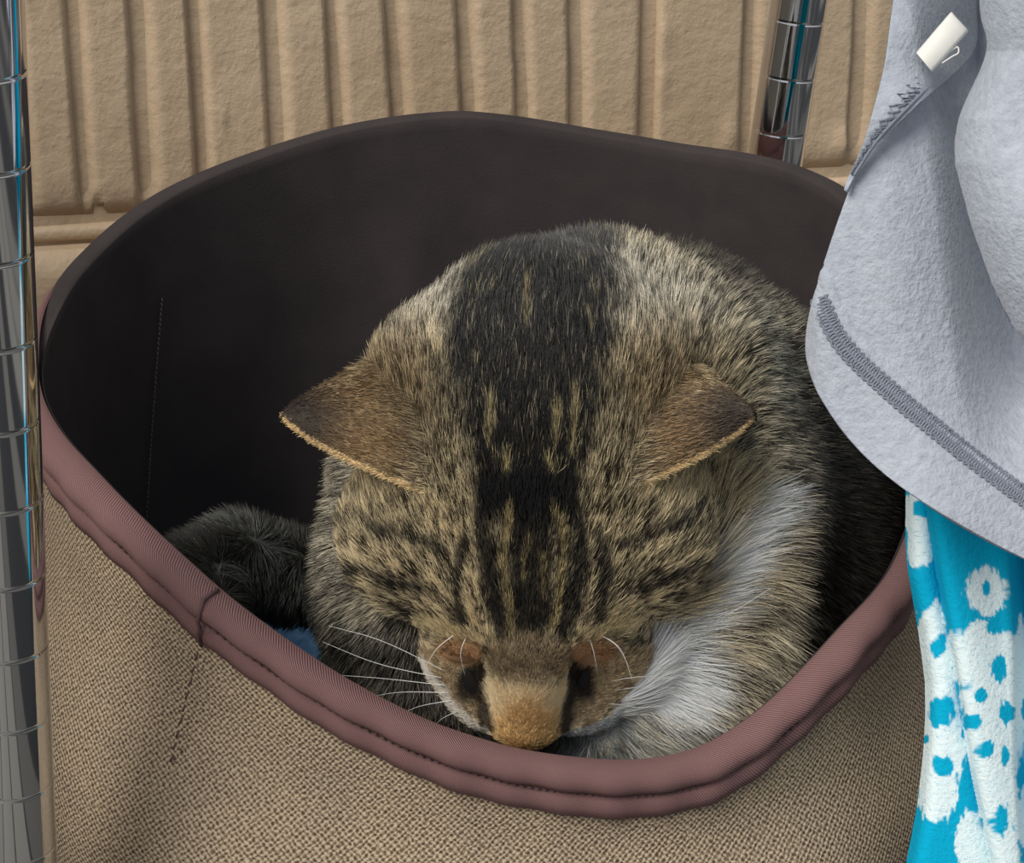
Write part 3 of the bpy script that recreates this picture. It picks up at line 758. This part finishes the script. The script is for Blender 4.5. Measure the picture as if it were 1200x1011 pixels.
# ---- coat colours: tabby markings as they lie on the animal, some painted shade and sheen, measured on the head's own plan
def S(r, g, b): return np.array(lin(r, g, b)[:3])
BLACK, BROWN, TAN, WHITE, ORANGE = S(30, 29, 30), S(120, 98, 66), S(214, 188, 132), S(238, 240, 242), S(252, 212, 150)
def soft(d, w): return np.clip(0.5 - d / w, 0, 1)
def paint(Pv, rnd, part):
    """coat colour of each strand, painted shade and sheen included; Pv are root positions in view axes"""
    px = 600 + FPX * Pv[:, 0] / Pv[:, 2]; py = 505.5 + FPX * Pv[:, 1] / Pv[:, 2]; Z = Pv[:, 2]
    P2 = np.c_[px, py]; n = len(px)
    n1 = vnoise(np.c_[px / 5.5, py / 5.5, Z * 300], 1, 11); n2 = vnoise(np.c_[px / 22.0, py / 30.0, Z * 100], 1, 12); n3 = vnoise(np.c_[px / 4.0, py / 7.5, Z * 300], 1, 13)
    def st(line, w, e_=6.0):
        d, _ = poly_dist(P2 + np.c_[(n2 - 0.5) * 8, (n1 - 0.5) * 8], line); return soft(d - w, e_)
    def ov(cx, cy, rx, ry, e_=0.25, rot=0):
        dx, dy = px - cx, py - cy
        if rot: dx, dy = dx * math.cos(rot) + dy * math.sin(rot), -dx * math.sin(rot) + dy * math.cos(rot)
        d = np.sqrt((dx / rx) ** 2 + (dy / ry) ** 2) - 1 + (n2 - 0.5) * 0.15; return soft(d, e_)
    def lay(c, col, m): return c * (1 - m[:, None]) + np.atleast_2d(col) * m[:, None]
    if part == 'ear':
        c = np.tile(S(146, 116, 80), (n, 1)) * (0.75 + 0.5 * rnd)[:, None]
        tipd = np.minimum(np.hypot(px - 340, py - 490), np.hypot(px - 872, py - 492))
        c = lay(c, S(58, 52, 48), sstep(-tipd, -105, -25) * 0.9)
        c = lay(c, S(92, 84, 66), soft(np.abs(px - 612) - 120, 60) * 0.6)
        return c * (0.8 + 0.4 * n1)[:, None]
    ag = np.clip((n1 * 0.5 + n3 * 0.5 - 0.5) * 3.4 + (rnd - 0.5) * 1.3 + 0.47, 0, 1)
    head = (Z < Z0 + 0.036) & (py > 300) | (part == 'head')
    # body: grey brown agouti
    body = S(56, 48, 42)[None] * (1 - ag[:, None]) + S(238, 226, 200)[None] * ag[:, None]
    bs = np.sin((px * 0.35 + py * 0.9) / 13.0 + n2 * 5); body *= (0.86 + 0.2 * bs)[:, None]
    body = lay(body, S(32, 31, 31), np.maximum(np.maximum(sstep(Z, 0.695, 0.715) * soft(py - 290 - 0.42 * np.maximum(px - 740, 0), 60), sstep(px + 10 * n2, 900, 972)), sstep(Z, 0.750, 0.775)) * 0.95)                        # dark saddle along the back
    # head: warm agouti
    hc = S(56, 46, 37)[None] * (1 - ag[:, None]) + S(255, 234, 190)[None] * 1.2 * ag[:, None]
    band = np.sin((py - 0.25 * np.abs(px - 615)) / 11.5 + n2 * 4.0); side = sstep(np.abs(px - 617), 70, 110) * sstep(py, 575, 620)
    hc *= (1 - 0.42 * side * np.clip(band, 0, 1) + 0.30 * side * np.clip(-band, 0, 1))[:, None]
    hm = 1 - sstep(Z, Z0 + 0.022, Z0 + 0.042)
    c = body * (1 - hm[:, None]) + hc * hm[:, None]
    # nape and crown: grizzled light edge, black centre
    neck = soft((py - 400) / 60.0, 1.0) * hm
    grz = S(92, 88, 76)[None] * (1 - ag[:, None]) + S(246, 236, 216)[None] * 1.2 * ag[:, None]
    c = c * (1 - neck[:, None]) + grz * neck[:, None]
    crown = [(632, 235), (628, 300), (622, 350), (620, 420), (618, 500), (618, 600)]
    wid = np.interp(py, [240, 300, 360, 430, 520, 600, 640], [70, 98, 104, 96, 80, 62, 52])
    dcr = np.abs(px - np.interp(py, [235, 300, 420, 600], [636, 630, 622, 618])) - wid + (n2 - 0.5) * 26 + (n3 - .5) * 20
    for ex in (462, 778):
        c = lay(c, (S(112, 92, 64)[None] * (0.6 + 0.8 * ag[:, None])), ov(ex + (4 if ex < 600 else -4), 482, 56, 78, 0.9) * hm * 0.8)
    for ex in (534, 702): c = lay(c, c * 0.42, ov(ex, 505, 40, 95, 0.7) * hm * 0.8)
    k = soft(dcr, 30) * sstep(-py, -640, -600) * (Z < 0.72)
    nape_sheen = sstep(-py, -345, -285)[:, None]  # grey sheen of the sky on the nape, painted into the black fur
    c = lay(c, BLACK * (1 - nape_sheen) + S(88, 88, 88) * nape_sheen, k * (0.99 - 0.2 * (rnd > 0.93)))
    flk = (vnoise(np.c_[px / 3.0, py / 9.0, Z * 0], 1, 31) > 0.82) & (np.abs(dcr + 12) < 36)
    c = lay(c, S(170, 156, 120), flk * 0.75 * k)
    for ln, w in (([(597, 548), (590, 562)], 3.5), ([(640, 545), (650, 572)], 3.5), ([(618, 345), (617, 400)], 2.0), ([(573, 480), (575, 530)], 3), ([(652, 485), (650, 530)], 3), ([(672, 470), (671, 540)], 3)):
        c = lay(c, S(198, 180, 132), st(ln, w, 4) * 0.65)
    fm = hm * (py > 560)
    # forehead stripes
    c = lay(c, BLACK * 1.3, ov(620, 655, 60, 112, 0.3) * fm * 0.62)
    for ln, w in (([(575, 575), (566, 640), (580, 700), (592, 752)], 10), ([(665, 575), (678, 640), (672, 700), (660, 750)], 9), ([(620, 575), (620, 640), (622, 690), (622, 748)], 21), ([(545, 640), (540, 690), (545, 735)], 7), ([(700, 640), (704, 690), (696, 735)], 8),
                  ([(590, 590), (650, 590)], 26), ([(440, 628), (520, 650)], 7), ([(420, 672), (505, 700)], 6), ([(800, 622), (722, 650)], 7), ([(815, 668), (735, 698)], 6), ([(470, 712), (520, 738)], 4)):
        c = lay(c, BLACK * 1.25, st(ln, w, 9) * fm * 0.9)
    for ln, w in (([(596, 605), (592, 660), (597, 700), (601, 745)], 3.6), ([(648, 605), (660, 650), (655, 700), (649, 742)], 3.6), ([(618, 640), (612, 690)], 2), ([(633, 660), (636, 705)], 2)):
        c = lay(c, S(190, 170, 122), st(ln, w, 5) * fm * 0.85 * (0.55 + 0.45 * (n3 > 0.42)))
    for ex in (440, 794): c = lay(c, S(236, 216, 172) * (0.5 + 0.7 * ag[:, None]), ov(ex, 578, 52, 17, 0.6) * hm * 0.7)
    # muzzle: grey brown bridge, tan, orange tip
    br = ov(620, 775, 50, 28) * fm; c = lay(c, S(166, 146, 118), br * 0.85)
    mz = soft(np.abs(px - np.interp(py, [790, 860], [620, 617])) - np.interp(py, [780, 870], [52, 40]), 8) * sstep(py, 785, 812); c = lay(c, S(246, 226, 188), mz * fm)
    c = lay(c, ORANGE, ov(617, 862, 44, 38, 0.5) * fm * mz)
    for sx in (-1, 1):
        X = lambda q: 617 + sx * q
        c = lay(c, S(160, 136, 104), st([(X(70), 830), (X(105), 785), (X(150), 745)], 22, 14) * fm * 0.8 * (py > 765))
        c = lay(c, S(52, 40, 30), st([(X(56), 770), (X(52), 812), (X(42), 858)], 7, 7) * fm * 0.95)
        c = lay(c, S(40, 36, 34), ov(X(65), 802, 15, 24, 0.6) * fm * 0.95)
        c = lay(c, S(208, 164, 120), ov(X(76), 766, 25, 14, 0.4) * fm)
        c = lay(c, S(226, 206, 160), ov(X(92), 740, 30, 8, 0.6, sx * -0.3) * fm * 0.8)
    c = lay(c, S(230, 222, 210), st([(500, 782), (535, 830), (575, 868)], 5, 8) * (py > 770) * (Z > Z0 + 0.016))
    # white bib on the chest, fading to grey below
    bib = np.maximum(st([(880, 585), (858, 640), (812, 710), (765, 780)], 12, 16), np.maximum(st([(760, 785), (720, 825), (680, 850)], 28, 26), ov(760, 792, 56, 42, 0.4))) * (Z > Z0 + 0.02) * (Z < 0.79)
    low = sstep(py + 14 * n2, 822, 862) * (px > 640) * (Z > Z0 + 0.02)
    c = lay(c, S(112, 120, 120), low * 0.8 * (rnd > 0.25)); c = lay(c, WHITE, bib * (1 - 0.45 * low) * (0.96 - 0.25 * (rnd > 0.85)))
    # left shoulder, grey green; tail dark with faint bands
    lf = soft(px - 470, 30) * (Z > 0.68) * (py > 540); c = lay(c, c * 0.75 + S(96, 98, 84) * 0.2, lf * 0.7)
    c = lay(c, c * 0.30, soft(px - 590, 40) * sstep(py, 690, 760) * (Z > 0.695))  # shade below the cheeks, painted into the left chest and foreleg fur
    tm = soft(px - 385, 30) * (Z > 0.685) * (py > 560)
    ring = 0.5 + 0.5 * np.sin(np.hypot(px - 250, py - 735) / 8.5)
    c = lay(c, (S(30, 32, 32)), tm * 0.95)
    c = c + (tm * (ring > 0.82) * (rnd > 0.35))[:, None] * S(62, 64, 62)[None]
    return np.maximum(c, 0.003) / np.maximum(1.0, c.max(1, keepdims=True) / 0.95)

# ---- body mesh
bv = np.vstack([pv, sL[0], sR[0]]); o1 = len(pv); o2 = o1 + len(sL[0])
bf = [tuple(q) for q in pf] + [tuple(i + o1 for i in q) for q in sL[1]] + [tuple(i + o2 for i in q) for q in sR[1]]
cat = empty('tabby_cat', (0.02, 0.70, 0.07))
tag(cat, 'brown tabby cat with white bib crouching in the basket, head bowed over its front rim', 'cat')
msk = Mat('cat_skin', rough=0.8, spec=0.2); a_ = msk.node('ShaderNodeAttribute', attribute_name='coat'); msk.color(a_.outputs['Color'])
bme = mesh('body', toW(bv), bf); bo = link('body', bme, msk.m, cat)
half = np.full(len(pv), 0.5)
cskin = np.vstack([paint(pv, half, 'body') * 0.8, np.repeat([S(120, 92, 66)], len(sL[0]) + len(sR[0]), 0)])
NE = earL.shape[0] * earL.shape[1]
for off in (o1, o2):
    cskin[off:off + NE] = paint(bv[off:off + NE], np.full(NE, 0.5), 'ear'); cskin[off + NE:off + 2 * NE] = S(196, 150, 118)
ca_ = bme.color_attributes.new('coat', 'FLOAT_COLOR', 'POINT'); ca_.data.foreach_set('color', np.c_[cskin, np.ones(len(cskin))].astype(np.float32).ravel())

# ---- fur strands
def sample_tris(V, T, N):
    a, b, c = V[T[:, 0]], V[T[:, 1]], V[T[:, 2]]; ar = 0.5 * np.linalg.norm(np.cross(b - a, c - a), axis=1)
    return a, b, c, ar
T = np.vstack([pf[:, [0, 1, 2]], pf[:, [0, 2, 3]]])
a, b, c, ar = sample_tris(pv, T, 0); cen = (a + b + c) / 3
cpx = 600 + FPX * cen[:, 0] / cen[:, 2]; cpy = 505.5 + FPX * cen[:, 1] / cen[:, 2]
nrm = np.cross(b - a, c - a); nrm /= np.linalg.norm(nrm, axis=1)[:, None] + 1e-12
gn = grad(cen); nrm = gn
facing = -(nrm * cen).sum(1) / np.linalg.norm(cen, axis=1)
dens = np.where(facing > -0.35, 1.0, 0.12); dens = dens * np.where(cen[:, 2] < 0.70, 1.35, 0.8)
up_w = cen @ np.array([0, -cT, -sT]) + CAMZ
dens = dens * np.where(up_w < 0.066, 0.1, 1.0) * np.where((np.abs(cpx - 617) < 130) & (cpy > 730) & (cen[:, 2] < 0.70), 2.2, 1.0)
NS = 380000
pr = ar * dens; pr /= pr.sum(); ti = rng.choice(len(T), NS, p=pr)
r1, r2 = rng.random(NS), rng.random(NS); sw = r1 + r2 > 1; r1[sw] = 1 - r1[sw]; r2[sw] = 1 - r2[sw]
root = a[ti] + (b - a)[ti] * r1[:, None] + (c - a)[ti] * r2[:, None]
nor = nrm[ti]; rnd = rng.random(NS)
px = 600 + FPX * root[:, 0] / root[:, 2]; py = 505.5 + FPX * root[:, 1] / root[:, 2]; Zr = root[:, 2]
headm = 1 - sstep(Zr, Z0 + 0.02, Z0 + 0.05)
# lie of the coat: away from the nose over the head, outwards and down on the body
nose = hd(617, 880, -60)
fl_h = root - nose; fl_h /= np.linalg.norm(fl_h, axis=1)[:, None]
bc = vv3(700, 480, 0.66); fl_b = root - bc; fl_b /= np.linalg.norm(fl_b, axis=1)[:, None]; fl_b = fl_b + np.array([0.0, 0.35, 0.45])
flow = fl_h * headm[:, None] + fl_b * (1 - headm)[:, None]
flow = flow - nor * (flow * nor).sum(1)[:, None]; flow /= np.linalg.norm(flow, axis=1)[:, None] + 1e-9
ln_ = np.interp(py, [250, 330, 420, 600, 700, 760, 800, 870], [0.0095, 0.0085, 0.0065, 0.0055, 0.0048, 0.0036, 0.0026, 0.0016])
ln_ = ln_ * headm + (1 - headm) * 0.0082
ln_ = np.where((Zr > Z0 + 0.02) & (px > 650) & (py > 580) & (px < 900), 0.0165, ln_)
face = headm * ((np.abs(px - 617) < 105) & (py > 735)); ln_ = np.where(face > 0.5, np.minimum(ln_, np.interp(py, [735, 800, 870], [0.0042, 0.0028, 0.0018])), ln_)
eye_m = (np.hypot(px - 545, py - 785) < 30) | (np.hypot(px - 690, py - 783) < 30); ln_ = np.where(eye_m & (headm > 0.5), 0.0012, ln_)
ln_ = np.where((px < 385) & (Zr > 0.685) & (py > 560), 0.0065, ln_); ln_ *= 0.65 + 0.6 * rng.random(NS)
# clumps share a lean
cl_ = np.stack([vnoise(root * 1.0, 420, 50 + i) - 0.5 for i in range(3)], 1); fi = np.stack([vnoise(root * 1.0, 900, 60 + i) - 0.5 for i in range(3)], 1)
lift = np.where(headm > 0.5, np.interp(py, [300, 450], [0.9, 0.42]), 0.6) + 0.15 * rng.standard_normal(NS); lift = np.where(face > 0.5, 0.25, lift)
dirv = flow + nor * lift[:, None] + cl_ * 0.32 + fi * 0.5 + rng.standard_normal((NS, 3)) * 0.17
dirv /= np.linalg.norm(dirv, axis=1)[:, None]
bend = flow * 0.5 - nor * 0.18
M_ = 6; ts = np.linspace(0, 1, M_)
pts = root[:, None] + dirv[:, None] * (ln_[:, None] * ts)[:, :, None] + bend[:, None] * (ln_[:, None] * ts ** 2 * 0.5)[:, :, None]
pts[:, 0] -= nor * 0.0006
rad0 = np.where(headm > 0.5, 0.000085, 0.0001) * (0.8 + 0.5 * rng.random(NS)); rad0 = np.where(face > 0.5, 0.00007, rad0)
rads = rad0[:, None] * np.array([1, 1, 0.95, 0.85, 0.6, 0.12])[None]
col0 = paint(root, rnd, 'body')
# ears: short fur on the backs, pale fringe along the front edge, tufts inside
er, en, ec, el_, ed_ = [], [], [], [], []
for g, sh, tip in ((earL, sL, (333, 487, 42)), (earR, sR, (880, 490, 42))):
    n = sh[2]; ne = 16000
    s_ = rng.random(ne) * (g.shape[0] - 1.001); t_ = (1 - np.sqrt(rng.random(ne))) * (g.shape[1] - 1.001); i, j = s_.astype(int), t_.astype(int); fs, ft = (s_ - i)[:, None], (t_ - j)[:, None]
    bl_ = lambda A: A[i, j] * (1 - fs) * (1 - ft) + A[i + 1, j] * fs * (1 - ft) + A[i, j + 1] * (1 - fs) * ft + A[i + 1, j + 1] * fs * ft
    r_ = bl_(g); n_ = bl_(n); T_ = hd(*tip); f_ = T_ - r_; f_ /= np.linalg.norm(f_, axis=1)[:, None] + 1e-9
    er.append(r_); ed_.append(f_ + n_ * 0.30 + rng.standard_normal((ne, 3)) * 0.15); el_.append(np.interp(t_ / g.shape[1], [0, 0.3, 1], [0.0085, 0.0038, 0.0022]) * (0.7 + 0.6 * rng.random(ne)))
    q_ = rng.random(ne); wb = sstep(-t_ / g.shape[1] + 0.15 * rng.standard_normal(ne), -0.42, -0.05)[:, None]; ec.append(paint(r_, q_, 'ear') * (1 - wb) + paint(r_, q_, 'body') * wb)
    nf = 9000; t_ = rng.random(nf) ** 0.9 * (g.shape[1] - 1.01); j = t_.astype(int); ft = (t_ - j)[:, None]
    r_ = g[0, j] * (1 - ft) + g[0, np.minimum(j + 1, g.shape[1] - 1)] * ft; f_ = T_ - r_; f_ /= np.linalg.norm(f_, axis=1)[:, None] + 1e-9
    er.append(r_ + rng.standard_normal((nf, 3)) * 0.0004); ed_.append(f_ * 0.9 + np.array([0, 0.45, 0.25]) + rng.standard_normal((nf, 3)) * 0.2); el_.append((0.0014 + 0.0012 * (1 - t_ / g.shape[1])) * (0.6 + 0.8 * rng.random(nf)))
    ec.append(np.array([S(255, 222, 166)]) * (0.75 + 0.45 * rng.random(nf))[:, None])
er = np.vstack(er); ed_ = np.vstack(ed_); ed_ /= np.linalg.norm(ed_, axis=1)[:, None]; el_ = np.concatenate(el_); ec = np.vstack(ec)
pe = er[:, None] + ed_[:, None] * (el_[:, None] * ts)[:, :, None]
re_ = 0.00010 * np.ones(len(er))[:, None] * np.array([1, 1, 0.95, 0.85, 0.6, 0.12])[None]
allp = np.vstack([pts.reshape(-1, 3), pe.reshape(-1, 3)]); allr = np.concatenate([rads.ravel(), re_.ravel()]); allc = np.vstack([col0, ec])
# each hair darker at the root, banded towards the tip
lum = allc.mean(1); ph_ = 0.35 + 0.75 * rng.random(len(allc)); tick = (1 - sstep(lum, 0.62, 0.75)) * 0.9
band = 0.42 + 1.25 * np.exp(-((ts[None] - ph_[:, None]) / 0.24) ** 2)
kk = 1.05 * (1 - tick[:, None]) + band * tick[:, None]
pc = allc[:, None] * kk[:, :, None]; pc = (pc / np.maximum(1.0, pc.max(2, keepdims=True) / 0.92)).reshape(-1, 3)
NC = len(allc)
hc_ = bpy.data.hair_curves.new('fur'); hc_.add_curves([M_] * NC)
hc_.points.foreach_set('position', toW(allp).astype(np.float32).ravel())
ra = hc_.attributes.get('radius') or hc_.attributes.new('radius', 'FLOAT', 'POINT'); ra.data.foreach_set('value', allr.astype(np.float32))
ca2 = hc_.attributes.new('coat', 'FLOAT_COLOR', 'POINT'); ca2.data.foreach_set('color', np.c_[pc, np.ones(len(pc))].astype(np.float32).ravel())
mfu = Mat('cat_fur', rough=0.42, spec=0.5); a_ = mfu.node('ShaderNodeAttribute', attribute_name='coat'); mfu.color(a_.outputs['Color'])
fur = bpy.data.objects.new('fur', hc_); C.objects.link(fur); hc_.materials.append(mfu.m); fur.parent = cat; fur.matrix_parent_inverse = cat.matrix_world.inverted(); fur['kind'] = 'stuff'

# ---- eyes (lowered lids), nose leather, whiskers
mey = Mat('eye_dark', (0.016, 0.015, 0.015, 1), 0.6, 0.0, 0.2); mld = Mat('eyelid_skin', lin(188, 146, 108), 0.8); mno = Mat('nose_leather', lin(176, 116, 84), 0.5); mwh = Mat('whisker_white', lin(245, 244, 238), 0.35)
def trace(px, py):
    d = vv3(px, py, 1.0); t = 0.56
    for _ in range(120):
        e_ = float(sdf((d * t)[None])[0])
        if e_ < 1e-5: break
        t += max(e_, 1e-5) * 0.8
    return d * t
def patch(name, px, py, r, rot, mat, sink=0.3):
    """a low dome lying on the face"""
    c = trace(px, py); n = Vector(grad(c[None])[0]); bm = bmesh.new(); bmesh.ops.create_icosphere(bm, subdivisions=3, radius=1)
    q = n.to_track_quat('Z', 'Y').to_matrix(); yv = q.inverted() @ Vector((0, 1, 0)); q = q @ Matrix.Rotation(math.atan2(-yv.x, yv.y) + rot, 3, 'Z')
    Mx = (Matrix(R3.tolist()) @ q).to_4x4() @ Matrix.Diagonal((*r, 1)); Mx.translation = Vector(toW(c)) - Matrix(R3.tolist()) @ n * (r[2] * sink); bm.transform(Mx)
    me = bpy.data.meshes.new(name); bm.to_mesh(me); bm.free(); return link(name, me, mat, cat)
for sx in (-1, 1):
    patch('eye', 617 + sx * 66, 800, np.array([9, 20, 4]) / KP, -sx * 0.30, mey.m, 0.40)
    lid = patch('eyelid', 617 + sx * 74, 770, np.array([27, 15, 9]) / KP, sx * 0.35, mld.m, 0.5); lid['label'] = 'lowered peach brown eyelid'
bm = bmesh.new(); bmesh.ops.create_icosphere(bm, subdivisions=3, radius=1)
Mx = Matrix(R3.tolist()).to_4x4() @ Matrix.Diagonal((19 / KP, 8 / KP, 13 / KP, 1)); Mx.translation = Vector(toW(hd(617, 866, -84))); bm.transform(Mx)
me = bpy.data.meshes.new('nose'); bm.to_mesh(me); bm.free(); link('nose', me, mno.m, cat)
wk = [((528, 790, -95), (450, 752, -60), (385, 733, -50)), ((524, 796, -100), (445, 778, -70), (378, 752, -60)), ((527, 804, -100), (450, 795, -80), (380, 790, -80)), ((530, 812, -105), (470, 811, -95), (426, 818, -100)), ((535, 820, -110), (490, 828, -110), (462, 842, -120)), ((545, 830, -115), (518, 842, -120), (506, 856, -130)),
      ((535, 742, -10), (512, 760, 5), (496, 786, 5)), ((548, 742, -5), (540, 765, 10), (545, 792, 10)),
      ((708, 800, -95), (750, 793, -60), (800, 795, -60)), ((705, 812, -100), (750, 805, -80), (795, 806, -80)), ((700, 824, -105), (730, 826, -90), (762, 832, -90)),
      ((700, 742, -10), (722, 756, 10), (738, 782, 10)), ((708, 745, -10), (728, 762, 5), (742, 800, 0)), ((690, 745, -5), (696, 765, 10), (700, 790, 10)),
      ((815, 740, -110), (860, 716, -80), (905, 688, -70)), ((820, 700, -110), (880, 655, -80), (935, 640, -70)), ((800, 780, -130), (840, 760, -110), (885, 742, -100))]
for q in wk:
    Q_ = [hd(*p) for p in q]; r_ = trace(*q[0][:2])
    if abs(r_[2] - Q_[0][2]) < 0.03: Q_[1] = Q_[1] + (r_ - Q_[0]) * 0.5; Q_[0] = r_ + np.array([0, 0, 0.001])
    P_ = spline(Q_, 14)
    link('whisker', mesh('whisker', *tube(toW(P_), 0.00015 * np.linspace(1, 0.35, 14), 5)), mwh.m, cat)
